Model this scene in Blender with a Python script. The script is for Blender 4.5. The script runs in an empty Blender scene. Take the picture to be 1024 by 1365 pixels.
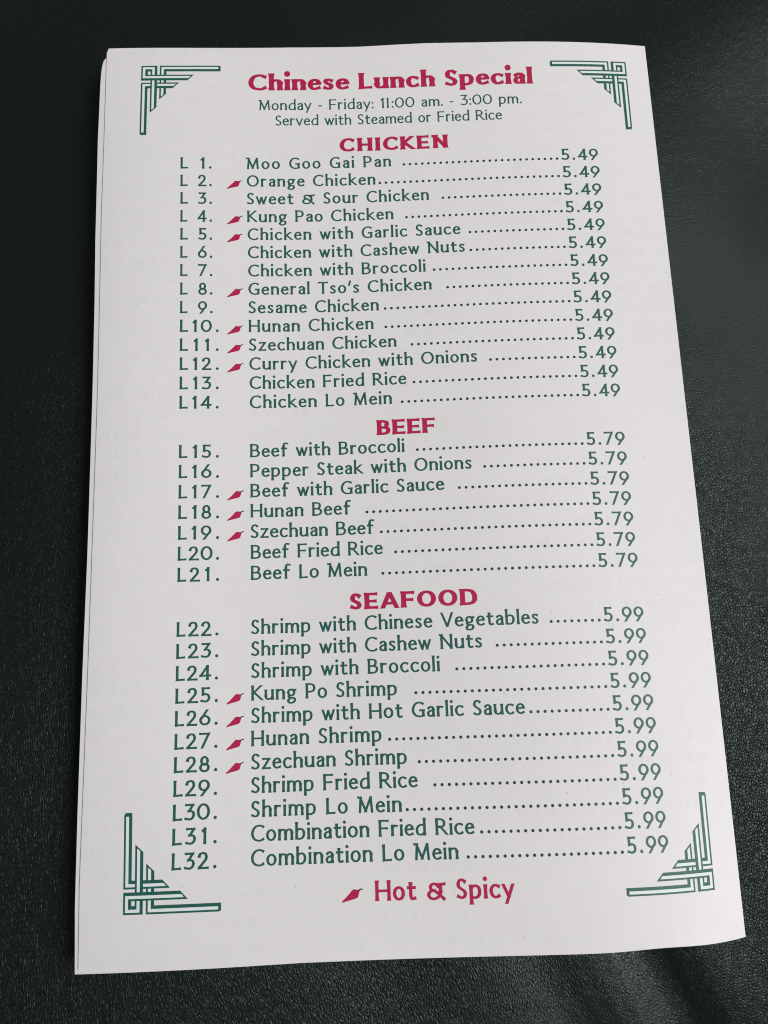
import bpy, bmesh, math, random
from mathutils import Matrix, Vector
from mathutils.geometry import delaunay_2d_cdt
random.seed(7)
C = bpy.context.scene.collection
SC = bpy.context.scene
MM = 0.001
W, H = 139.7, 216.3           # half-letter leaf, millimetres

# ------------------------------------------------------------------ camera
def page(u, v, z=0.0):        # page millimetres -> world metres, origin at the middle of the leaf
    return Vector(((u - W / 2) * MM, (v - 107.95) * MM, z * MM))
CAM_R = [[0.999219, -0.036412, 0.015342], [0.03284, 0.98124, 0.189974], [-0.021972, -0.189322, 0.981669]]
CAM_T = [62.7297, 60.3355, 175.1355]
cam = bpy.data.cameras.new('camera')
cam.sensor_fit = 'VERTICAL'; cam.sensor_height = 36; cam.lens = 1018.161 / 1365 * 36
cam.clip_start = 0.005; cam.clip_end = 20
cam.dof.use_dof = True
cam.dof.focus_distance = 0.176
cam.dof.aperture_fstop = 26
camo = bpy.data.objects.new('camera', cam); C.objects.link(camo)
mt = Matrix(CAM_R).transposed().to_4x4()
mt.translation = page(*CAM_T)
camo.matrix_world = mt
SC.camera = camo

# ------------------------------------------------------------------ light
wd = bpy.data.worlds.new('World'); SC.world = wd; wd.use_nodes = True
bg = wd.node_tree.nodes['Background']
bg.inputs['Color'].default_value = (0.97, 1.0, 0.98, 1); bg.inputs['Strength'].default_value = 0.115
def area(name, loc, target, sx, sy, power, col):
    l = bpy.data.lights.new(name, 'AREA'); l.shape = 'RECTANGLE'; l.size = sx; l.size_y = sy
    l.energy = power; l.color = col
    o = bpy.data.objects.new(name, l); C.objects.link(o); o.location = loc
    o.rotation_euler = (Vector(target) - Vector(loc)).to_track_quat('-Z', 'Y').to_euler()
    return o
area('window_light', (1.30, -0.10, 1.60), (0.0, -0.02, 0), 1.15, 0.9, 53, (1.0, 0.985, 0.985))
SC.cycles.filter_width = 1.05
SC.view_settings.view_transform = 'Standard'; SC.view_settings.look = 'None'
SC.view_settings.exposure = 0.0; SC.view_settings.gamma = 1.0

# ------------------------------------------------------------------ the page's measured shape
CZ = [2.9021, -0.0068, 0.9604, 0.0413, -0.0029, -0.7641, -0.125, 0.1015, -0.2913, 0.723, -0.6022, -0.0489, -0.825, 0.4039, 0.004, -0.2127, -0.4463, 0.2456, -0.1445, 0.0854, 0.1358, 0.0964, -0.2095, 0.0642]
NU, NV = 6, 4
def cheb(t, n):
    T = [1.0, t]
    for k in range(2, n): T.append(2 * t * T[-1] - T[-2])
    return T[:n]
def zf(u, v):
    tu = cheb(2 * u / 139.7 - 1, NU); tv = cheb(2 * v / 215.9 - 1, NV)
    return sum(CZ[a * NV + b] * tu[a] * tv[b] for a in range(NU) for b in range(NV))
CV = [0.1055, -0.2456, -0.2558, 0.1579, -0.0562, 0.1858, 0.479, -0.0897, 0.2792, -0.1516]
def dv(u, v):
    a = u / 70 - 1; b = v / 108 - 1; s = 0; k = 0
    for i in range(4):
        for j in range(4 - i):
            s += CV[k] * a ** i * b ** j; k += 1
    return s
ROWS = [
 [182.644, 18.999, 26.596, 35.283, 71.6, 74.784, 114.837, 124.293],
 [177.824, 19.03, 26.628, 35.32, 67.489, 68.544, 114.836, 124.334],
 [173.004, 19.058, 26.659, 35.355, 80.744, 84.183, 114.836, 124.34],
 [168.184, 19.085, 26.691, 35.388, 71.659, 74.865, 114.835, 124.359],
 [163.365, 19.111, 26.723, 35.42, 88.131, 90.426, 114.835, 124.36],
 [158.545, 19.135, 26.756, 35.451, 89.01, 90.393, 114.834, 124.299],
 [153.725, 19.157, 26.789, 35.481, 79.06, 81.075, 114.833, 124.295],
 [148.905, 19.178, 26.823, 35.509, 80.313, 84.151, 114.833, 124.263],
 [144.085, 19.197, 26.858, 35.536, 67.166, 68.651, 114.832, 124.248],
 [139.265, 19.215, 28.281, 35.561, 65.72, 68.657, 114.831, 124.197],
 [134.445, 19.231, 28.282, 35.586, 71.096, 74.832, 114.83, 124.165],
 [129.626, 19.246, 28.284, 35.609, 90.32, 93.436, 114.829, 124.163],
 [124.806, 19.259, 28.288, 35.631, 73.112, 74.869, 114.828, 124.103],
 [119.986, 19.271, 28.293, 35.652, 69.459, 71.853, 114.827, 124.094],
 [107.959, 19.294, 27.314, 35.699, 71.954, 74.913, 114.825, 124.037],
 [103.139, 19.301, 28.414, 35.716, 87.421, 90.368, 114.825, 124.048],
 [98.319, 19.307, 28.428, 35.731, 80.773, 84.203, 114.824, 124.079],
 [93.499, 19.311, 28.444, 35.746, 58.86, 62.584, 114.824, 124.058],
 [88.68, 19.314, 28.463, 35.759, 64.148, 65.757, 114.824, 124.077],
 [83.86, 19.315, 28.484, 35.771, 65.969, 68.851, 114.824, 124.001],
 [79.04, 19.315, 28.508, 35.783, 62.233, 65.755, 114.824, 124.063],
 [66.794, 19.309, 28.449, 35.807, 100.078, 102.786, 114.825, 124.063],
 [61.974, 19.305, 28.44, 35.814, 87.228, 90.448, 114.826, 124.086],
 [57.154, 19.299, 28.434, 35.821, 77.626, 81.272, 114.827, 124.132],
 [52.334, 19.292, 28.433, 35.827, 67.99, 72.049, 114.828, 124.118],
 [47.515, 19.284, 28.435, 35.831, 95.538, 96.748, 114.829, 124.101],
 [42.695, 19.275, 28.442, 35.835, 64.248, 65.899, 114.831, 124.104],
 [37.875, 19.264, 28.453, 35.838, 69.546, 72.106, 114.833, 124.111],
 [33.055, 19.253, 28.469, 35.84, 71.624, 75.21, 114.836, 124.05],
 [28.235, 19.24, 28.488, 35.84, 68.012, 69.094, 114.838, 124.004],
 [23.415, 19.226, 28.512, 35.841, 83.128, 84.561, 114.841, 123.925],
 [18.595, 19.21, 28.541, 35.84, 79.495, 81.436, 114.845, 123.904]]
P = {'title': [35.934, 204.309, 108.843, 204.26, 4.744], 'monday': [38.539, 198.719, 105.683, 198.743, 2.952], 'served': [42.693, 194.425, 100.374, 194.36, 3.073], 'CHICKEN': [58.773, 187.003, 86.272, 187.076, 3.484], 'BEEF': [65.703, 112.49, 79.43, 112.485, 3.797], 'SEAFOOD': [58.168, 71.63, 86.835, 71.617, 3.729], 'hot': [61.815, 11.011, 90.685, 10.915, 3.874], 'hotchili': [54.815, 11.057, 58.946, 13.288], 'BL': [9.297, 10.163, 29.678, 10.223, 8.95, 30.196], 'TL': [8.951, 211.092, 28.932, 211.294, 8.75, 191.625], 'TR': [133.947, 210.987, 113.75, 210.788, 133.912, 191.409], 'BR': [133.345, 10.155, 113.746, 10.383, 133.81, 29.728]}
# ------------------------------------------------------------------ materials
def nodes(name):
    m = bpy.data.materials.new(name); m.use_nodes = True
    return m, m.node_tree, m.node_tree.nodes['Principled BSDF']
def N(nt, typ, **kw):
    n = nt.nodes.new(typ)
    for k, v in kw.items():
        if k in n.inputs: n.inputs[k].default_value = v
        else: setattr(n, k, v)
    return n
def math_(nt, op, a, b=None, c=None, clamp=False):
    n = nt.nodes.new('ShaderNodeMath'); n.operation = op; n.use_clamp = clamp
    for i, x in enumerate((a, b, c)):
        if x is None: continue
        if isinstance(x, (int, float)): n.inputs[i].default_value = x
        else: nt.links.new(x, n.inputs[i])
    return n.outputs[0]

def ramp(nt, fac, lo, hi, clo, chi):
    n = nt.nodes.new('ShaderNodeMapRange')
    n.inputs['From Min'].default_value = lo; n.inputs['From Max'].default_value = hi
    n.inputs['To Min'].default_value = clo; n.inputs['To Max'].default_value = chi
    nt.links.new(fac, n.inputs['Value']); return n.outputs[0]

def paper_material(name, ghost=True):
    m, nt, b = nodes(name)
    tc = N(nt, 'ShaderNodeTexCoord')
    co = tc.outputs['Object']
    fib = N(nt, 'ShaderNodeTexNoise'); fib.inputs['Scale'].default_value = 260; fib.inputs['Detail'].default_value = 5
    nt.links.new(co, fib.inputs['Vector'])
    big = N(nt, 'ShaderNodeTexNoise'); big.inputs['Scale'].default_value = 28; big.inputs['Detail'].default_value = 3
    nt.links.new(co, big.inputs['Vector'])
    fine = N(nt, 'ShaderNodeTexNoise'); fine.inputs['Scale'].default_value = 2600; fine.inputs['Detail'].default_value = 3
    nt.links.new(co, fine.inputs['Vector'])
    val = math_(nt, 'ADD', ramp(nt, fib.outputs['Fac'], .3, .7, -.012, .012), ramp(nt, big.outputs['Fac'], .3, .7, -.010, .010))
    if ghost:   # faint show-through of the print on the reverse
        sep = N(nt, 'ShaderNodeSeparateXYZ'); nt.links.new(co, sep.inputs[0])
        rowp = math_(nt, 'MULTIPLY', sep.outputs[1], 2 * math.pi / 0.00482)
        rowm = ramp(nt, math_(nt, 'SINE', rowp), .05, .45, 0, 1)
        mp = N(nt, 'ShaderNodeMapping'); mp.inputs['Scale'].default_value = (1, .35, 1); nt.links.new(co, mp.inputs[0])
        g = N(nt, 'ShaderNodeTexNoise'); g.inputs['Scale'].default_value = 900; g.inputs['Detail'].default_value = 1
        nt.links.new(mp.outputs[0], g.inputs['Vector'])
        gm = ramp(nt, g.outputs['Fac'], .5, .56, 0, 1)
        blk = N(nt, 'ShaderNodeTexNoise'); blk.inputs['Scale'].default_value = 34; blk.inputs['Detail'].default_value = 0
        nt.links.new(co, blk.inputs['Vector'])
        bm_ = ramp(nt, blk.outputs['Fac'], .42, .62, 0, 1)
        gh = math_(nt, 'MULTIPLY', math_(nt, 'MULTIPLY', rowm, gm), bm_)
        val = math_(nt, 'SUBTRACT', val, math_(nt, 'MULTIPLY', gh, .027))
        # tiny dust specks
        vo = N(nt, 'ShaderNodeTexVoronoi'); vo.inputs['Scale'].default_value = 85; vo.voronoi_dimensions = '2D'
        nt.links.new(co, vo.inputs['Vector'])
        sepc = N(nt, 'ShaderNodeSeparateColor'); nt.links.new(vo.outputs['Color'], sepc.inputs[0])
        sp = math_(nt, 'MULTIPLY', ramp(nt, vo.outputs['Distance'], .010, .018, 1, 0), math_(nt, 'GREATER_THAN', sepc.outputs[0], .78))
        val = math_(nt, 'SUBTRACT', val, math_(nt, 'MULTIPLY', sp, .30))
    cl = N(nt, 'ShaderNodeCombineColor')
    for i, c0 in enumerate(PAPER):
        nt.links.new(math_(nt, 'MULTIPLY', math_(nt, 'ADD', val, 1.0), c0), cl.inputs[i])
    nt.links.new(cl.outputs[0], b.inputs['Base Color'])
    b.inputs['Roughness'].default_value = .62
    b.inputs['Specular IOR Level'].default_value = .2
    bp = N(nt, 'ShaderNodeBump'); bp.inputs['Strength'].default_value = .35; bp.inputs['Distance'].default_value = .00003
    nt.links.new(math_(nt, 'ADD', fine.outputs['Fac'], math_(nt, 'MULTIPLY', fib.outputs['Fac'], 1.5)), bp.inputs['Height'])
    nt.links.new(bp.outputs[0], b.inputs['Normal'])
    return m
PAPER = (.662, .651, .645)
paper = paper_material('paper')
paper_low = paper_material('paper_lower_leaf', False)

def ink(name, col, rough=.5):
    m, nt, b = nodes(name)
    tc = N(nt, 'ShaderNodeTexCoord')
    n = N(nt, 'ShaderNodeTexNoise'); n.inputs['Scale'].default_value = 3000; n.inputs['Detail'].default_value = 3
    nt.links.new(tc.outputs['Object'], n.inputs['Vector'])
    mx = N(nt, 'ShaderNodeMix'); mx.data_type = 'RGBA'
    nt.links.new(ramp(nt, n.outputs['Fac'], .35, .8, 0, .35), mx.inputs['Factor'])
    mx.inputs[6].default_value = (*col, 1); mx.inputs[7].default_value = (*[c * .85 + .05 for c in col], 1)
    nt.links.new(mx.outputs[2], b.inputs['Base Color'])
    b.inputs['Roughness'].default_value = rough
    b.inputs['Specular IOR Level'].default_value = .3
    return m
green = ink('green_ink', (.009, .084, .070))
dotink = ink('dark_green_ink', (.016, .034, .034))
red = ink('red_ink', (.39, .004, .055))
stem = ink('dark_red_ink', (.10, .014, .03))
halo_tint = ink('pale_halo_tint', (.650, .705, .680), .6)  # camera sharpening halo painted as a pale fill in the ornament channels

# black grained leather
def leather_material():
    m, nt, b = nodes('black_leather')
    tc = N(nt, 'ShaderNodeTexCoord'); co = tc.outputs['Object']
    wob = N(nt, 'ShaderNodeTexNoise'); wob.inputs['Scale'].default_value = 420; wob.inputs['Detail'].default_value = 2
    nt.links.new(co, wob.inputs['Vector'])
    slow = N(nt, 'ShaderNodeTexNoise'); slow.inputs['Scale'].default_value = 14; slow.inputs['Detail'].default_value = 2
    nt.links.new(co, slow.inputs['Vector'])
    mixw = N(nt, 'ShaderNodeVectorMath'); mixw.operation = 'MULTIPLY_ADD'
    nt.links.new(wob.outputs['Color'], mixw.inputs[0]); mixw.inputs[1].default_value = (.0012, .0012, .0012)
    nt.links.new(co, mixw.inputs[2])
    sepx = N(nt, 'ShaderNodeSeparateXYZ'); nt.links.new(co, sepx.inputs[0])
    def grain(angle, stretch, size, crease):
        mp = N(nt, 'ShaderNodeMapping'); mp.vector_type = 'TEXTURE'
        mp.inputs['Rotation'].default_value = (0, 0, angle); mp.inputs['Scale'].default_value = (1, stretch, 1)
        nt.links.new(mixw.outputs[0], mp.inputs[0])
        v = N(nt, 'ShaderNodeTexVoronoi'); v.feature = 'DISTANCE_TO_EDGE'; v.inputs['Scale'].default_value = 1000 / size
        v.voronoi_dimensions = '2D'; nt.links.new(mp.outputs[0], v.inputs['Vector'])
        v2 = N(nt, 'ShaderNodeTexVoronoi'); v2.feature = 'F1'; v2.inputs['Scale'].default_value = 1000 / size
        v2.voronoi_dimensions = '2D'; nt.links.new(mp.outputs[0], v2.inputs['Vector'])
        sc = N(nt, 'ShaderNodeSeparateColor'); nt.links.new(v2.outputs['Color'], sc.inputs[0])
        v3 = N(nt, 'ShaderNodeTexVoronoi'); v3.feature = 'DISTANCE_TO_EDGE'; v3.inputs['Scale'].default_value = 330 / size
        v3.voronoi_dimensions = '2D'; nt.links.new(mp.outputs[0], v3.inputs['Vector'])
        peb = math_(nt, 'POWER', ramp(nt, v.outputs['Distance'], 0, .30, 0, 1), .55)
        cre = ramp(nt, v3.outputs['Distance'], 0, .07, 0, 1)
        h = math_(nt, 'MULTIPLY', peb, ramp(nt, sc.outputs[0], 0, 1, .55, 1.15))
        return math_(nt, 'ADD', h, math_(nt, 'MULTIPLY', cre, crease)), math_(nt, 'MULTIPLY', peb, ramp(nt, cre, 0, 1, .4, 1))
    def blend(f, p, q):
        return math_(nt, 'ADD', math_(nt, 'MULTIPLY', f, q), math_(nt, 'MULTIPLY', math_(nt, 'SUBTRACT', 1.0, f), p))
    drift = ramp(nt, slow.outputs['Fac'], .3, .7, -.03, .03)
    hL, pL = grain(math.radians(8), 1.9, .60, .55)          # left: lengthwise creases
    hR, pR = grain(math.radians(12), 1.25, .55, .3)        # right: round pebbles
    hT, pT = grain(math.radians(-48), 1.9, .58, .3)        # upper right: slanting grain
    fR = ramp(nt, math_(nt, 'ADD', sepx.outputs[0], drift), -.01, .06, 0, 1)
    fT = ramp(nt, math_(nt, 'ADD', sepx.outputs[1], drift), .03, .075, 0, 1)
    h = blend(fR, hL, blend(fT, hR, hT)); peb = blend(fR, pL, blend(fT, pR, pT))
    micro = N(nt, 'ShaderNodeTexNoise'); micro.inputs['Scale'].default_value = 4500; micro.inputs['Detail'].default_value = 2
    nt.links.new(co, micro.inputs['Vector'])
    h = math_(nt, 'ADD', h, math_(nt, 'MULTIPLY', micro.outputs['Fac'], .3))
    amp = math_(nt, 'MULTIPLY', ramp(nt, slow.outputs['Fac'], .3, .7, .75, 1.15), ramp(nt, sepx.outputs[1], -.09, .12, 1.0, .38))
    amp = math_(nt, 'MULTIPLY', amp, ramp(nt, sepx.outputs[0], -.07, .07, .8, 1.0))
    h = math_(nt, 'MULTIPLY', h, amp)
    bp = N(nt, 'ShaderNodeBump'); bp.inputs['Strength'].default_value = 1.0; bp.inputs['Distance'].default_value = LEATHER_BUMP
    nt.links.new(h, bp.inputs['Height']); nt.links.new(bp.outputs[0], b.inputs['Normal'])
    cr = N(nt, 'ShaderNodeMix'); cr.data_type = 'RGBA'
    nt.links.new(peb, cr.inputs['Factor'])
    cr.inputs[6].default_value = (.0025, .0035, .0035, 1); cr.inputs[7].default_value = (.0075, .0112, .0094, 1)
    nt.links.new(cr.outputs[2], b.inputs['Base Color'])
    nt.links.new(ramp(nt, micro.outputs['Fac'],   .3, .7, .35, .45), b.inputs['Roughness'])
    b.inputs['Specular IOR Level'].default_value = .33
    b.inputs['Specular Tint'].default_value = (.80, .98, .97, 1)
    return m
LEATHER_BUMP = .00012
leather = leather_material()

# ------------------------------------------------------------------ object helpers
def obj(name, verts, faces, mats, parent=None, smooth=False, fm=None):
    me = bpy.data.meshes.new(name); me.from_pydata(verts, [], faces)
    for m in (mats if isinstance(mats, (list, tuple)) else [mats]): me.materials.append(m)
    if fm: me.polygons.foreach_set('material_index', fm)
    if smooth: me.polygons.foreach_set('use_smooth', [True] * len(faces))
    me.update()
    o = bpy.data.objects.new(name, me); C.objects.link(o)
    if parent: o.parent = parent
    return o

# ------------------------------------------------------------------ the leather seat
def gauss(x, s): return math.exp(-(x / s) ** 2)
def roll(d, m):               # curves down to distance m, then flattens out again
    d = max(0, d)
    if d <= m: return d ** 1.5
    return m ** 1.5 + 1.5 * m ** .5 * .12 * (1 - math.exp(-(d - m) / .12))
def leather_z(x, y):          # metres
    z = -.0016
    z += .0009 * math.sin(x * 31 + y * 22 + 1.0) + .0007 * math.sin(x * 58 - y * 47 + .6 + 2 * math.sin(y * 23)) + .00035 * math.sin(x * 96 + y * 78 + 2.0 + 1.5 * math.sin(x * 40))
    # folds running out from under the lower right of the menu
    px, py = x - .050, y + .112
    a = math.radians(-62); s = px * math.cos(a) + py * math.sin(a); t = -px * math.sin(a) + py * math.cos(a)
    fade = gauss(s - .018, .040)
    z += 1.25 * fade * (-.0017 * gauss(t, .0052) + .0010 * gauss(t - .011, .007) + .0006 * gauss(t + .010, .006) - .0007 * gauss(t + .021, .005))
    # dip at the lower right corner of the view
    z += -.006 * gauss(x - .100, .030) * gauss(y + .150, .018)
    # far left and near side sloped down, shaped to darken their sheen
    z += -.50 * roll(-.045 - x, .065) - .22 * roll(-.085 - y, .09)
    z += fade * .00022 * math.sin(t * 1500 + 2.2 * math.sin(s * 60)) * gauss(t, .022)
    return min(z, .0)
def build_leather():
    xs = []; ys = []
    def axis(lo, hi, a, b, fine, coarse):
        r = []; p = lo
        while p < a: r.append(p); p += coarse
        p = a
        while p < b: r.append(p); p += fine
        p = b
        while p <= hi + 1e-9: r.append(p); p += coarse
        return r
    xs = axis(-1.2, 1.2, -.13, .15, .0015, .02); ys = axis(-1.2, 1.4, -.18, .18, .0015, .02)
    vs = [(x, y, leather_z(x, y)) for y in ys for x in xs]; nx = len(xs)
    fs = [(j * nx + i, j * nx + i + 1, (j + 1) * nx + i + 1, (j + 1) * nx + i) for j in range(len(ys) - 1) for i in range(nx - 1)]
    o = obj('leather_surface', vs, fs, leather, None, True); o['kind'] = 'structure'
    o['label'] = 'black pebble-grained leather under and around the menu'
    return o
build_leather()

# ------------------------------------------------------------------ the folded menu
menu = bpy.data.objects.new('folded_menu', None); C.objects.link(menu)
menu['label'] = 'folded white paper takeout lunch menu printed in green and red, lying on black leather'
menu['category'] = 'menu'

TH = .11
EPS = .03
def leaf(name, u0, u1, zfun, mat, r_tl, outline_left, outline_bot, outline_top):
    nu, nv = 110, 170
    vs = []
    def pt(i, j):
        s = i / nu; t = j / nv
        # denser near the edges so the corners can be rounded
        v = outline_bot(s) + (outline_top(s) - outline_bot(s)) * t
        ul = outline_left(v)
        if r_tl and v > H - r_tl: ul += r_tl - math.sqrt(max(0, r_tl ** 2 - (v - (H - r_tl)) ** 2))
        u = ul + (u1 - ul) * s
        return u, v
    sv = [0]
    for j in range(nv + 1):
        for i in range(nu + 1):
            u, v = pt(i, j); vs.append(page(u, v, zfun(u, v)))
    n = len(vs)
    for j in range(nv + 1):
        for i in range(nu + 1):
            u, v = pt(i, j); vs.append(page(u, v, zfun(u, v) - TH))
    R = nu + 1; fs = []
    for j in range(nv):
        for i in range(nu):
            a = j * R + i; fs.append((a, a + 1, a + R + 1, a + R)); fs.append((n + a, n + a + R, n + a + R + 1, n + a + 1))
    for i in range(nu):
        fs.append((i, n + i, n + i + 1, i + 1)); a = nv * R + i; fs.append((a, a + 1, n + a + 1, n + a))
    for j in range(nv):
        a = j * R; fs.append((a, a + R, n + a + R, n + a)); a = j * R + nu; fs.append((a, n + a, n + a + R, a + R))
    return obj(name, vs, fs, mat, menu)
def lerp(tab, x):
    for (a, b), (c, d) in zip(tab, tab[1:]):
        if x <= c: return b + (d - b) * max(0, (x - a)) / (c - a)
    return tab[-1][1]
EL = [(0, .25), (16, -.1), (60, .05), (125, .1), (150, -.1), (171, -.25), (188, -.1), (216, .1)]
EL2 = [(-1, -.55), (12, -1.04), (30, -1.22), (60, -1.3), (86, -1.15), (125, -1.27), (148, -1.48), (164, -1.75), (191, -1.8), (200, -1.62), (206, -1.5), (209, -1.38), (211.4, -1.15), (212.8, -.85), (213.6, -.45), (214.0, .15), (217, 1.2)]
ETOP = [(0, 0), (.2, .2), (.33, .25), (.46, 0), (.52, .2), (.58, .3), (.68, .02), (1, .02)]
gap_at = lambda u: .15 + .02 * max(0, 1 - u / 40)
front = leaf('front_leaf', 0, W, zf, paper, .8, lambda v: lerp(EL, v), lambda s: -.05 + .15 * math.sin(s * 3.1) ** 2 + .40 * gauss(s - .86, .06), lambda s: H - .08 + lerp(ETOP, s))
back = leaf('back_leaf', 0, W, lambda u, v: zf(u, v) - TH - gap_at(u) , paper_low, 0, lambda v: lerp(EL2, v), lambda s: -1.0 + min(1, s * 3) * .95 + .45 * gauss(s - .86, .07), lambda s: H - .7 + .4 * s)
# the crease that joins the leaves along the right edge
def fold():
    vs = []; fs = []; n = 8; nv = 80
    for j in range(nv + 1):
        v = .02 + (H - .1) * j / nv
        zt = zf(W, v); zb = zf(W, v) - 2 * TH - gap_at(W)
        zc = (zt + zb) / 2; r = (zt - zb) / 2 + .002
        for k in range(n + 1):
            a = math.pi / 2 - math.pi * k / n
            vs.append(page(W - .02 + r * .8 * math.cos(a), v, zc + r * math.sin(a)))
    for j in range(nv):
        for k in range(n):
            a = j * (n + 1) + k; fs.append((a, a + n + 1, a + n + 2, a + 1))
    return obj('fold_edge', vs, fs, paper_low, menu, True)
fold()

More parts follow.
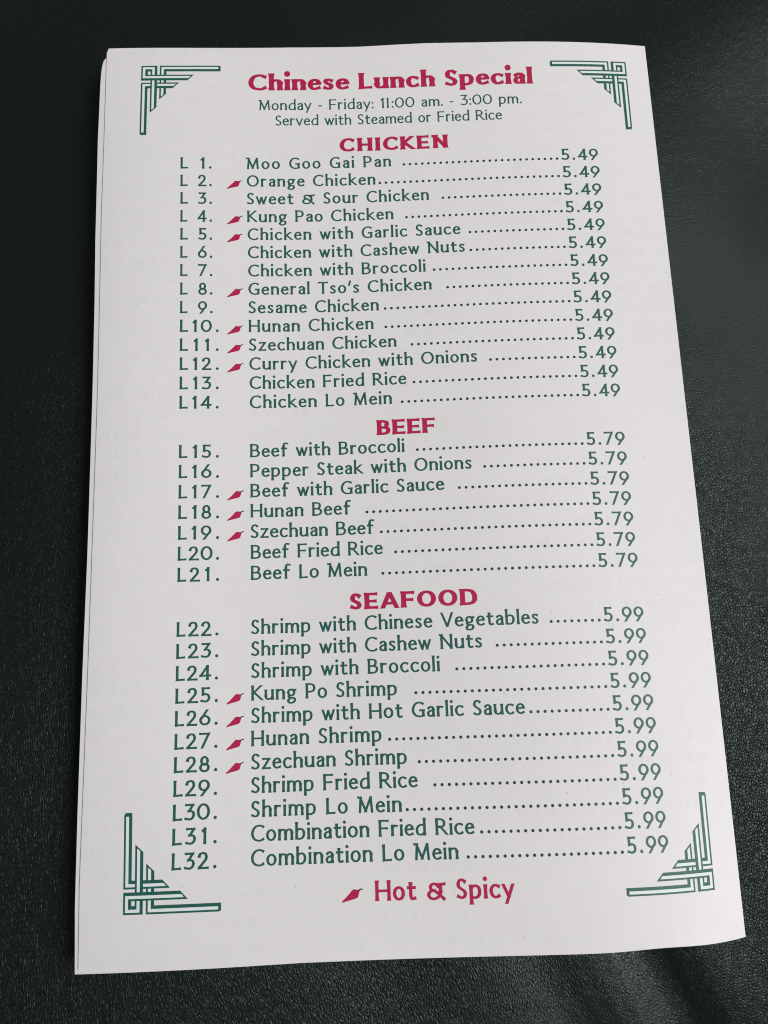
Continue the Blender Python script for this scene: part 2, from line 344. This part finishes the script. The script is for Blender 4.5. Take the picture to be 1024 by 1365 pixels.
# ------------------------------------------------------------------ lettering: a stroke-built flared sans
# Each glyph: width, list of strokes in a box where capital height is 1.  'l' straight, 'd' diagonal cut flat at
# its top and bottom, 'c' curve through points, 'a' arc (cx,cy,rx,ry,from,to), 'o' closed ring, '.' dot
A_ = lambda cx, cy, rx, ry, a0, a1: ('a', cx, cy, rx, ry, a0, a1)
X = .70
G = {
 'A': (.86, [('d', (0, 0), (.40, 1)), ('d', (.86, 0), (.46, 1)), ('h', (.18, .30), (.68, .30))]),
 'B': (.60, [('l', (0, 0), (0, 1)), ('c', (0, 1), (.26, 1), (.48, .93), (.51, .77), (.44, .61), (.26, .54), (.05, .54)), ('c', (.05, .54), (.32, .54), (.54, .46), (.60, .28), (.52, .08), (.30, 0), (0, 0))]),
 'C': (.80, [('c', (.80, .93), (.62, 1.0), (.44, 1.0), (.22, .93), (.06, .75), (0, .50), (.06, .25), (.22, .07), (.44, 0), (.62, 0), (.80, .09))]),
 'D': (.78, [('l', (0, 0), (0, 1)), ('c', (0, 1), (.32, 1), (.60, .92), (.75, .72), (.78, .50), (.75, .28), (.60, .08), (.32, 0), (0, 0))]),
 'E': (.56, [('l', (0, 0), (0, 1)), ('h', (0, 1), (.53, 1)), ('h', (0, .52), (.47, .52)), ('h', (0, 0), (.56, 0))]),
 'F': (.54, [('l', (0, 0), (0, 1)), ('h', (0, 1), (.54, 1)), ('h', (0, .52), (.47, .52))]),
 'G': (.84, [('c', (.78, .93), (.60, 1.0), (.43, 1.0), (.22, .93), (.06, .75), (0, .50), (.06, .25), (.22, .07), (.44, 0), (.62, 0), (.80, .06)), ('l', (.81, .04), (.81, .46)), ('h', (.60, .46), (.84, .46))]),
 'H': (.74, [('l', (0, 0), (0, 1)), ('l', (.74, 0), (.74, 1)), ('h', (0, .52), (.74, .52))]),
 'I': (.0, [('l', (0, 0), (0, 1))]),
 'K': (.68, [('l', (0, 0), (0, 1)), ('d', (.04, .50), (.60, 1)), ('d', (.68, 0), (.12, .56))]),
 'L': (.47, [('l', (0, 0), (0, 1)), ('h', (0, 0), (.47, .02))]),
 'M': (.98, [('d', (.05, 0), (.13, 1)), ('d', (.50, .04), (.08, 1)), ('d', (.46, .04), (.88, 1)), ('d', (.96, 0), (.88, 1)), ('h', (-.03, 1), (.10, 1))]),
 'N': (.78, [('l', (.04, 0), (.04, 1)), ('d', (.76, 0), (.02, 1)), ('l', (.76, 0), (.76, 1)), ('h', (-.06, 1), (.06, 1))]),
 'O': (.94, [('o', .47, .50, .47, .50)]),
 'P': (.56, [('l', (0, 0), (0, 1)), ('c', (0, 1), (.26, 1), (.48, .93), (.56, .74), (.48, .54), (.26, .46), (.06, .46))]),
 'R': (.66, [('l', (0, 0), (0, 1)), ('c', (0, 1), (.26, 1), (.46, .93), (.53, .76), (.46, .58), (.26, .50), (.06, .50)), ('d', (.68, 0), (.24, .54))]),
 'S': (.52, [('c', (.49, .92), (.32, 1.0), (.14, .97), (.02, .82), (.06, .65), (.25, .52), (.44, .40), (.52, .24), (.44, .07), (.24, 0), (.0, .08))]),
 'T': (.70, [('l', (.35, 0), (.35, 1)), ('h', (0, 1), (.70, 1))]),
 'V': (.78, [('d', (.38, 0), (.0, 1)), ('d', (.40, 0), (.78, 1))]),
 'a': (.46, [('c', (.04, .60), (.20, .70), (.38, .67), (.46, .50)), ('l', (.46, 0), (.46, .52)), ('c', (.46, .43), (.24, .40), (.06, .32), (0, .17), (.08, .02), (.22, 0), (.36, .04), (.46, .14))]),
 'b': (.52, [('l', (0, .02), (0, 1.07)), ('c', (0, .56), (.14, .67), (.30, .70), (.46, .60), (.52, .38), (.46, .12), (.28, 0), (.12, .0), (0, .03))]),
 'c': (.46, [('c', (.45, .64), (.30, .70), (.14, .66), (.02, .50), (0, .33), (.06, .13), (.20, 0), (.34, 0), (.46, .06))]),
 'd': (.54, [('l', (.54, 0), (.54, 1.07)), ('c', (.54, .65), (.38, .70), (.18, .66), (.04, .50), (0, .30), (.06, .08), (.22, 0), (.38, .03), (.54, .16))]),
 'e': (.50, [('h', (.02, .37), (.50, .41)), ('c', (.50, .42), (.45, .61), (.28, .70), (.10, .62), (0, .42), (.02, .20), (.14, .04), (.30, 0), (.49, .07))]),
 'f': (.36, [('l', (.12, 0), (.12, .80)), ('c', (.12, .78), (.14, .96), (.24, 1.07), (.40, 1.05)), ('h', (0, .67), (.32, .67))]),
 'g': (.50, [('o', .22, .46, .22, .24), ('c', (.10, .26), (.03, .17), (.10, .08), (.28, .04), (.44, .0), (.49, -.12), (.40, -.25), (.20, -.30), (.02, -.24), (.0, -.12), (.10, -.02)), ('h', (.34, .65), (.52, .66))]),
 'h': (.48, [('l', (0, 0), (0, 1.07)), ('c', (0, .53), (.14, .66), (.30, .70), (.43, .63), (.48, .46)), ('l', (.48, 0), (.48, .48))]),
 'i': (.0, [('l', (0, 0), (0, .70)), ('.', 0, .93)]),
 'k': (.50, [('l', (0, 0), (0, 1.07)), ('d', (.04, .34), (.44, .70)), ('d', (.53, 0), (.12, .40))]),
 'l': (.0, [('l', (0, 0), (0, 1.07))]),
 'm': (.82, [('l', (0, 0), (.02, .70)), ('c', (.01, .53), (.12, .66), (.24, .70), (.36, .64), (.41, .46)), ('l', (.41, 0), (.41, .48)), ('c', (.41, .53), (.53, .66), (.65, .70), (.77, .64), (.82, .46)), ('l', (.82, 0), (.82, .48))]),
 'n': (.48, [('l', (0, 0), (0, .70)), ('c', (0, .53), (.14, .66), (.30, .70), (.43, .63), (.48, .46)), ('l', (.48, 0), (.48, .48))]),
 'o': (.60, [('o', .30, .35, .30, .35)]),
 'p': (.52, [('l', (0, -.28), (0, .70)), ('c', (0, .54), (.14, .67), (.30, .70), (.46, .60), (.52, .38), (.46, .12), (.28, 0), (.12, .0), (0, .06))]),
 'r': (.32, [('l', (0, 0), (0, .70)), ('c', (0, .50), (.08, .62), (.19, .69), (.32, .67))]),
 's': (.35, [('c', (.33, .64), (.19, .70), (.06, .66), (.02, .54), (.10, .42), (.26, .32), (.35, .19), (.28, .04), (.14, 0), (0, .06))]),
 't': (.34, [('c', (.12, .88), (.12, .45), (.12, .20), (.16, .04), (.24, 0), (.35, .03)), ('h', (0, .67), (.34, .67))]),
 'u': (.50, [('l', (.50, 0), (.50, .70)), ('l', (0, .24), (0, .70)), ('c', (0, .26), (.04, .07), (.18, 0), (.34, .04), (.50, .18))]),
 'v': (.56, [('d', (.28, 0), (.0, .70)), ('d', (.28, 0), (.56, .70))]),
 'w': (.88, [('d', (.24, 0), (.0, .70)), ('d', (.24, 0), (.44, .66)), ('d', (.64, 0), (.44, .66)), ('d', (.64, 0), (.88, .70))]),
 'y': (.56, [('d', (.29, .04), (.0, .70)), ('d', (.16, -.28), (.56, .70))]),
 'z': (.44, [('h', (.02, .70), (.44, .70)), ('h', (0, 0), (.46, 0)), ('d', (.02, .02), (.42, .68))]),
 '0': (.74, [('o', .37, .50, .37, .50)]),
 '1': (.16, [('l', (.16, 0), (.16, 1)), ('c', (.02, .86), (.09, .91), (.16, .96))]),
 'I1': (.0, [('l', (0, 0), (0, 1))]),
 '2': (.58, [('c', (.02, .80), (.08, .94), (.26, 1.0), (.45, .95), (.52, .76), (.45, .56), (.28, .34), (.05, .05)), ('h', (.02, 0), (.60, 0))]),
 '3': (.54, [('h', (.03, 1), (.50, 1)), ('d', (.22, .60), (.50, 1)), ('c', (.20, .60), (.38, .60), (.52, .50), (.55, .30), (.45, .08), (.26, 0), (.0, .05))]),
 '4': (.68, [('l', (.50, 0), (.50, 1)), ('d', (.0, .26), (.50, 1)), ('h', (0, .28), (.68, .28))]),
 '5': (.54, [('h', (.10, 1), (.50, 1)), ('l', (.10, .56), (.08, 1)), ('c', (.08, .56), (.28, .60), (.46, .52), (.54, .32), (.46, .09), (.26, 0), (.0, .07))]),
 '6': (.64, [('o', .32, .33, .32, .33), ('d', (.06, .46), (.46, 1.03))]),
 '7': (.62, [('h', (0, 1), (.60, 1)), ('d', (.14, 0), (.60, 1))]),
 '8': (.58, [('o', .29, .74, .22, .26), ('o', .29, .26, .29, .28)]),
 '9': (.64, [('o', .32, .67, .32, .33), ('d', (.18, -.03), (.58, .54))]),
 '.': (.0, [('.', 0, .085)]),
 ':': (.0, [('.', 0, .085), ('.', 0, .56)]),
 '-': (.20, [('h', (0, .38), (.20, .38))]),
 "'": (.04, [('d', (-.02, .72), (.07, 1.05))]),
 '&': (.94, [('c', (.60, .72), (.46, .82), (.24, .82), (.13, .70), (.17, .55), (.38, .44), (.60, .28), (.92, -.02)), ('c', (.36, .46), (.13, .42), (0, .24), (.08, .05), (.28, -.02), (.50, .02), (.66, .16), (.74, .40)), ('c', (.72, .36), (.74, .60), (.74, .74), (.74, .80)), ('h', (.52, .80), (.96, .82))]),
}
SIDE = .09           # side bearing on each side in capital heights
SPACE = .52
GSC = {'a': .84, 'o': .90, 'S': .82, 'e': .93, 's': .92, 'r': .92, 'w': .92, 'm': 1.08, 'C': .95, 'G': .93, 'O': .95, 'M': .95}

def catmull(pts, n=6):
    out = []
    p = [pts[0]] + list(pts) + [pts[-1]]
    for i in range(1, len(p) - 2):
        p0, p1, p2, p3 = p[i - 1], p[i], p[i + 1], p[i + 2]
        for k in range(n):
            t = k / n
            out.append(tuple(.5 * ((2 * p1[a]) + (-p0[a] + p2[a]) * t + (2 * p0[a] - 5 * p1[a] + 4 * p2[a] - p3[a]) * t * t
                        + (-p0[a] + 3 * p1[a] - 3 * p2[a] + p3[a]) * t ** 3) for a in (0, 1)))
    out.append(pts[-1])
    return out

def area2(q):
    return sum(q[i][0] * q[(i + 1) % len(q)][1] - q[(i + 1) % len(q)][0] * q[i][1] for i in range(len(q)))
def clip(poly, lo, hi):
    for sgn, lim in ((1, lo), (-1, -hi)):
        out = []
        for i in range(len(poly)):
            a, b = poly[i], poly[(i + 1) % len(poly)]
            da, db = sgn * a[1] - lim, sgn * b[1] - lim
            if da >= 0: out.append(a)
            if (da >= 0) != (db >= 0):
                t = da / (da - db); out.append((a[0] + (b[0] - a[0]) * t, a[1] + (b[1] - a[1]) * t))
        poly = out
        if len(poly) < 3: return []
    return poly

def glyph_polys(ch, VW, HW, flare, wscale):
    w0, strokes = G[ch]
    wscale = wscale * GSC.get(ch, 1)
    w = w0 * wscale
    hw, vw = HW / 2, VW / 2
    def my(y):
        tab = [(-.5, -.5 + hw), (-.28, -.28 + hw), (0, hw), (.70, .70 - hw), (1.0, 1.0 - hw), (1.5, 1.5 - hw)]
        for (a, b), (c, d) in zip(tab, tab[1:]):
            if y <= c: return b + (d - b) * (y - a) / (c - a)
        return y
    def mx(x):                       # outer box width = w0*wscale + stem
        return x * wscale + vw
    polys = []
    def width(dx, dy):
        l = math.hypot(dx, dy) or 1
        return math.sqrt((VW * dy / l) ** 2 + (HW * dx / l) ** 2)
    def strip(pts, closed=False, ext=True, cl=None, fl=flare, diag=False):
        n = len(pts)
        if not closed and ext:
            def extend(a, b):
                dx, dy = a[0] - b[0], a[1] - b[1]; l = math.hypot(dx, dy)
                e = math.sqrt((hw * dy / l) ** 2 + (vw * dx / l) ** 2) if not diag else .35
                return (a[0] + dx / l * e, a[1] + dy / l * e)
            if diag: pts = [extend(pts[0], pts[1])] + pts[1:-1] + [extend(pts[-1], pts[-2])]
            else: pts = [extend(pts[0], pts[1])] + pts + [extend(pts[-1], pts[-2])]
            n = len(pts)
        if not closed and n <= 4 and not diag:    # refine straight strokes so that they can flare
            a, b = pts[0], pts[-1]; pts = [(a[0] + (b[0] - a[0]) * t, a[1] + (b[1] - a[1]) * t) for t in (0, .06, .14, .24, .5, .76, .86, .94, 1)]; n = len(pts)
        acc = [0]
        for i in range(1, n): acc.append(acc[-1] + math.dist(pts[i], pts[i - 1]))
        L = []; R = []
        for i in range(n):
            if closed: a, b = pts[i - 1], pts[(i + 1) % n]
            else: a, b = pts[max(0, i - 1)], pts[min(n - 1, i + 1)]
            dx, dy = b[0] - a[0], b[1] - a[1]; l = math.hypot(dx, dy) or 1
            ww = width(dx, dy) / 2
            if not closed and not diag:
                s = min(acc[i], acc[-1] - acc[i]); ww *= 1 + fl * math.exp(-(s / .12) ** 2)
            if diag: ww *= .95
            L.append((pts[i][0] - dy / l * ww, pts[i][1] + dx / l * ww)); R.append((pts[i][0] + dy / l * ww, pts[i][1] - dx / l * ww))
        for i in range(n if closed else n - 1):
            j = (i + 1) % n
            q = [L[i], R[i], R[j], L[j]]
            if cl: q = clip(q, *cl)
            if len(q) < 3: continue
            for t in range(1, len(q) - 1):
                tri = [q[0], q[t], q[t + 1]]
                if area2(tri) < 0: tri = tri[::-1]
                if abs(area2(tri)) > 1e-7: polys.append(tri)
    for s in strokes:
        k = s[0]
        if k in ('l', 'h'):
            strip([(mx(p[0]), my(p[1])) for p in s[1:]], fl=flare)
        elif k == 'd':
            p = [(mx(q[0]), my(q[1])) for q in s[1:]]
            ys = [p[0][1], p[1][1]]
            strip(p, cl=(min(ys) - hw, max(ys) + hw), diag=True)
        elif k == 'c':
            strip(catmull([(mx(q[0]), my(q[1])) for q in s[1:]]), fl=flare)
        elif k == 'o':
            _, cx, cy, rx, ry = s
            n = 36
            y0, y1 = my(cy - ry), my(cy + ry); x0, x1 = mx(cx - rx), mx(cx + rx)
            strip([((x0 + x1) / 2 + (x1 - x0) / 2 * math.cos(2 * math.pi * i / n), (y0 + y1) / 2 + (y1 - y0) / 2 * math.sin(2 * math.pi * i / n)) for i in range(n)], closed=True)
        elif k == '.':
            r = max(.085, VW * .62)
            polys.append([(mx(s[1]) + r * math.cos(2 * math.pi * i / 12), s[2] + (r - .085) + r * math.sin(2 * math.pi * i / 12)) for i in range(12)])
    return polys, w + VW

def split_edges(p, L):
    out = []
    for i in range(len(p)):
        a, b = p[i], p[(i + 1) % len(p)]; n = max(1, math.ceil(math.dist(a, b) / L))
        out += [(a[0] + (b[0] - a[0]) * k / n, a[1] + (b[1] - a[1]) * k / n) for k in range(n)]
    return out
def union(polys, extra=()):
    vs = []; fs = []
    for q in polys:
        fs.append(list(range(len(vs), len(vs) + len(q)))); vs += [Vector(p) for p in q]
    vs += [Vector(p) for p in extra]
    r = delaunay_2d_cdt(vs, [], fs, 0, 1e-5)
    V, F, OF = r[0], r[2], r[5]
    keep = [f for f, of in zip(F, OF) if of]
    return [(v.x, v.y) for v in V], keep, [of for of in OF if of]

STY = {  # stem, horizontal, flare, width scale
 'text': (.164, .114, .28, .90), 'light': (.140, .100, .20, .92), 'num': (.174, .130, .20, .90),
 'bold': (.31, .165, .30, .96), 'title': (.300, .14, .32, 1.04), 'medium': (.195, .13, .26, .92)}
CACHE = {}
def glyph(ch, sty):
    if (ch, sty) not in CACHE:
        polys, w = glyph_polys(ch, *STY[sty]); V, F, _ = union(polys)
        CACHE[(ch, sty)] = (V, F, w)
    return CACHE[(ch, sty)]
TAB = {'5': .0, '.': .13}
def text_mesh(name, text, sty, mat, u0, u1, base, cap, label=None, tab=False):
    """Lay text from u0 to u1 (outer edges) on the baseline function base(u)."""
    items = []; x = 0
    chars = list(text); i = 0
    if text.startswith('Monday'): chars = ['I1' if (c == '1' and k and text[k - 1] == '1') else c for k, c in enumerate(text)]
    gaps = []
    pos = []
    for k, c in enumerate(chars):
        if c == ' ': x += SPACE + (.25 if tab else 0); pos.append((None, x)); continue
        V, F, w = glyph(c, sty)
        sb = SIDE + (.12 if (tab and c == '1') else 0) + (TAB.get(c, 0) if tab else 0) + (.14 if c == 'I1' else 0)
        sb2 = sb
        if c in 'OCGoecQ0': sb2 = SIDE * .8
        if c in 'AVTvwyK': sb2 = SIDE * .6
        x += sb2; pos.append((c, x)); x += w + sb2
        if k == 0: first = sb2
    last = sb2
    nat = x - first - last; need = (u1 - u0) / cap
    n = len(chars) - 1
    track = (need - nat) / n
    sx = 1.0
    if track < -.04: sx = need / (nat - .04 * n) if nat > .04 * n else 1; track = -.04 * sx
    elif track > .22: sx = 1 + (track - .22) * n / nat; track = .22
    verts = []; faces = []
    for k, (c, xx) in enumerate(pos):
        if c is None: continue
        V, F, w = glyph(c, sty)
        ox = (xx - first) * sx + track * k; b = len(verts)
        jit = random.gauss(0, .006)
        for (gx, gy) in V:
            u = u0 + (ox + gx * sx) * cap; v = base(u) + (gy + jit * .5) * cap
            verts.append(page(u, v, zf(u, v) + EPS))
        faces += [tuple(b + q for q in f) for f in F]
    o = obj(name, verts, faces, mat, front)
    if label: o['label'] = label
    return o

# ------------------------------------------------------------------ the text of the menu
ITEMS = [('Moo Goo Gai Pan', 0), ('Orange Chicken', 1), ('Sweet & Sour Chicken', 0), ('Kung Pao Chicken', 1), ('Chicken with Garlic Sauce', 1),
 ('Chicken with Cashew Nuts', 0), ('Chicken with Broccoli', 0), ("General Tso's Chicken", 1), ('Sesame Chicken', 0), ('Hunan Chicken', 1),
 ('Szechuan Chicken', 1), ('Curry Chicken with Onions', 1), ('Chicken Fried Rice', 0), ('Chicken Lo Mein', 0),
 ('Beef with Broccoli', 0), ('Pepper Steak with Onions', 0), ('Beef with Garlic Sauce', 1), ('Hunan Beef', 1), ('Szechuan Beef', 1), ('Beef Fried Rice', 0), ('Beef Lo Mein', 0),
 ('Shrimp with Chinese Vegetables', 0), ('Shrimp with Cashew Nuts', 0), ('Shrimp with Broccoli', 0), ('Kung Po Shrimp', 1), ('Shrimp with Hot Garlic Sauce', 1),
 ('Hunan Shrimp', 1), ('Szechuan Shrimp', 1), ('Shrimp Fried Rice', 0), ('Shrimp Lo Mein', 0), ('Combination Fried Rice', 0), ('Combination Lo Mein', 0)]
PRICE = ['5.49'] * 14 + ['5.79'] * 7 + ['5.99'] * 11
CAP = 3.10

def flat(name, polys_mats, mats, place, label=None, eps=EPS, extra=()):
    """print made of flat polygons; the last polygon covering a place wins"""
    V, F, OF = union([p for p, m in polys_mats], extra)
    faces = []; fm = []
    for f, of in zip(F, OF):
        m = polys_mats[max(of)][1]
        if m is not None: faces.append(tuple(f)); fm.append(m)
    o = obj(name, [place(x, y, eps) for x, y in V], faces, mats, front, fm=fm)
    if label: o['label'] = label
    return o

CHILI = [(0, .03), (.02, 0), (.06, 0), (.22, .05), (.44, .11), (.66, .165), (.76, .21), (.81, .29), (.84, .42), (.87, .53), (.82, .60), (.72, .625), (.60, .645), (.52, .61), (.40, .46), (.26, .30), (.10, .14), (.02, .07)]
STEM = [(.85, .51), (.90, .58), (.96, .61), (1.02, .60), (1.03, .635), (1.02, .67), (.95, .675), (.88, .65), (.82, .61), (.74, .60)]
def chili(u, v, s, sk=0):
    place = lambda x, y, e: page(u + x * s, v + y * s * .9, zf(u + x * s, v + y * s * .9) + e)
    p = CHILI if area2(CHILI) > 0 else CHILI[::-1]; q = STEM if area2(STEM) > 0 else STEM[::-1]
    o = flat('chili_mark', [(p, 0), (q, 1)], [red, stem], place)
    return o

for i, (nm, hot) in enumerate(ITEMS):
    v, un, up, ua, ue, ud, uc, ur = ROWS[i]
    if i == 14: up = 28.37
    base = lambda u, v=v: v + dv(u, v)
    CAP = 3.10 + .24 * (i / 31) ** 1.3
    num = ('L %d.' % (i + 1)) if i < 9 else 'L%d.' % (i + 1)
    text_mesh('item_number', num, 'num', green, un, up, base, CAP, 'green item number ' + num, tab=True)
    text_mesh('dish_name', nm, 'text', green, ua, ue, base, CAP, 'green dish name ' + nm)
    text_mesh('price', PRICE[i], 'num', green, uc, ur, base, CAP, 'green price %s at the end of the %s line' % (PRICE[i], num), tab=True)
    last = uc - 1.12
    n = max(1, round((last - ud - .1) / 1.557)); vs = []; fs = []
    for k in range(n + 1):
        u = last - k * 1.557 * (last - ud - .1) / (n * 1.557); b = len(vs); r = .34
        vv = base(u) + .40
        for a in range(12):
            du, dw = r * math.cos(a * math.pi / 6), r * math.sin(a * math.pi / 6)
            vs.append(page(u + du, vv + dw, zf(u + du, vv + dw) + EPS))
        fs.append(tuple(range(b, b + 12)))
    obj('dot_leader', vs, fs, dotink, front)
    if hot: chili(30.35, base(31) - .60, 3.75)

def head(key, name, text, sty, mat, capk=None, label=None):
    u0, v0, u1, v1 = P[key][:4]; cap = capk or P[key][4]
    base = lambda u: v0 + (v1 - v0) * (u - u0) / (u1 - u0)
    text_mesh(name, text, sty, mat, u0, u1, base, cap, label or '%s lettering reading %s' % ('red' if mat is red else 'green', text))
head('title', 'title_text', 'Chinese Lunch Special', 'title', red, 4.5)
head('monday', 'hours_text', 'Monday - Friday: 11:00 am. - 3:00 pm.', 'light', green, 2.85)
head('served', 'note_text', 'Served with Steamed or Fried Rice', 'light', green, 2.85)
head('CHICKEN', 'section_heading', 'CHICKEN', 'bold', red, 3.65)
head('BEEF', 'section_heading', 'BEEF', 'bold', red, 3.65)
head('SEAFOOD', 'section_heading', 'SEAFOOD', 'bold', red, 3.65)
head('hot', 'legend_text', 'Hot & Spicy', 'medium', red, 3.95)
u0, v0, u1, v1 = P['hotchili']
chili(u0, v0 - .1, 4.25)

# ------------------------------------------------------------------ corner ornaments (interlaced key pattern)
def ornament(key, label):
    cu, cv_, lu, lv, tu, tv = P[key]
    # affine map: x along the long bar (11.95 units), y along the tall bar (12.2 units)
    ax = ((lu - cu) / 12.0, (lv - cv_) / 12.0); ay = ((tu - cu) / 12.0, (tv - cv_) / 12.0)
    def place(x, y, e):
        u = cu + x * ax[0] + y * ay[0]; v = cv_ + x * ax[1] + y * ay[1]
        return page(u, v, zf(u, v) + e)
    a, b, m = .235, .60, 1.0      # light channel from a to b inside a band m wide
    D = []; rect = lambda x0, y0, x1, y1: [(x0, y0), (x1, y0), (x1, y1), (x0, y1)]
    q = lambda pts, k: D.append((pts if area2(pts) > 0 else pts[::-1], k))
    def vbar(x, y0, tip, dk=True):       # vertical band with slanted top: tip on the outer side
        q([(x, y0), (x + m, y0), (x + m, tip - .95), (x, tip)], 0) if dk else q([(x + a, y0 + a), (x + b, y0 + a), (x + b, tip - .80), (x + a, tip - .50)], 1)
    def hbar(y, x0, tip, dk=True):
        q([(x0, y), (tip, y), (tip - .95, y + m), (x0, y + m)], 0) if dk else q([(x0 + a, y + a), (tip - .50, y + a), (tip - .80, y + b), (x0 + a, y + b)], 1)
    y3 = 2.95; y2 = 1.58; x2 = 1.42; x3 = 2.80
    # third vertical + long bottom bar
    vbar(x3, 0, 5.9); q([(x3, 0), (11.75, 0), (12, .12), (12, m), (x3, m)], 0)
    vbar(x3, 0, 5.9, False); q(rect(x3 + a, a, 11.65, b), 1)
    # tall bar + third horizontal
    q([(0, y3), (m, y3), (m, 12), (.15, 12), (0, 11.7)], 0); hbar(y3, 0, 5.75)
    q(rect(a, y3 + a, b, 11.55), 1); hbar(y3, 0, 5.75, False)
    # spiral: right run, bottom run, left run
    vbar(x2, 0, 8.2); q(rect(0, 0, x2 + m, m), 0); q(rect(0, 0, m, y2 + m), 0)
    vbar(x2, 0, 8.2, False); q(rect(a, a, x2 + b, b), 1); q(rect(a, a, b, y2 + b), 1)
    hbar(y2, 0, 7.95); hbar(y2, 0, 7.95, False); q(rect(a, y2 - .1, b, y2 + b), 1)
    pm = D
    # orientation of the map may be mirrored; geometry is built in ornament space so the union still holds
    extra = [(x * .6 + .013, y * .6 + .017) for x in range(21) for y in range(21)]
    pm = [(split_edges(p, .45), k) for p, k in pm]
    flat('corner_ornament', pm, [green, halo_tint], place, label, extra=extra)
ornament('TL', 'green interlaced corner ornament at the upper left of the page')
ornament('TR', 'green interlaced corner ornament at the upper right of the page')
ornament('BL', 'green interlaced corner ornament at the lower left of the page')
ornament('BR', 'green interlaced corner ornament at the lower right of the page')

# make every print face look up
for o in list(front.children):
    bm = bmesh.new(); bm.from_mesh(o.data)
    for f in bm.faces:
        f.normal_update()
        if f.normal.z < 0: f.normal_flip()
    bm.to_mesh(o.data); bm.free()
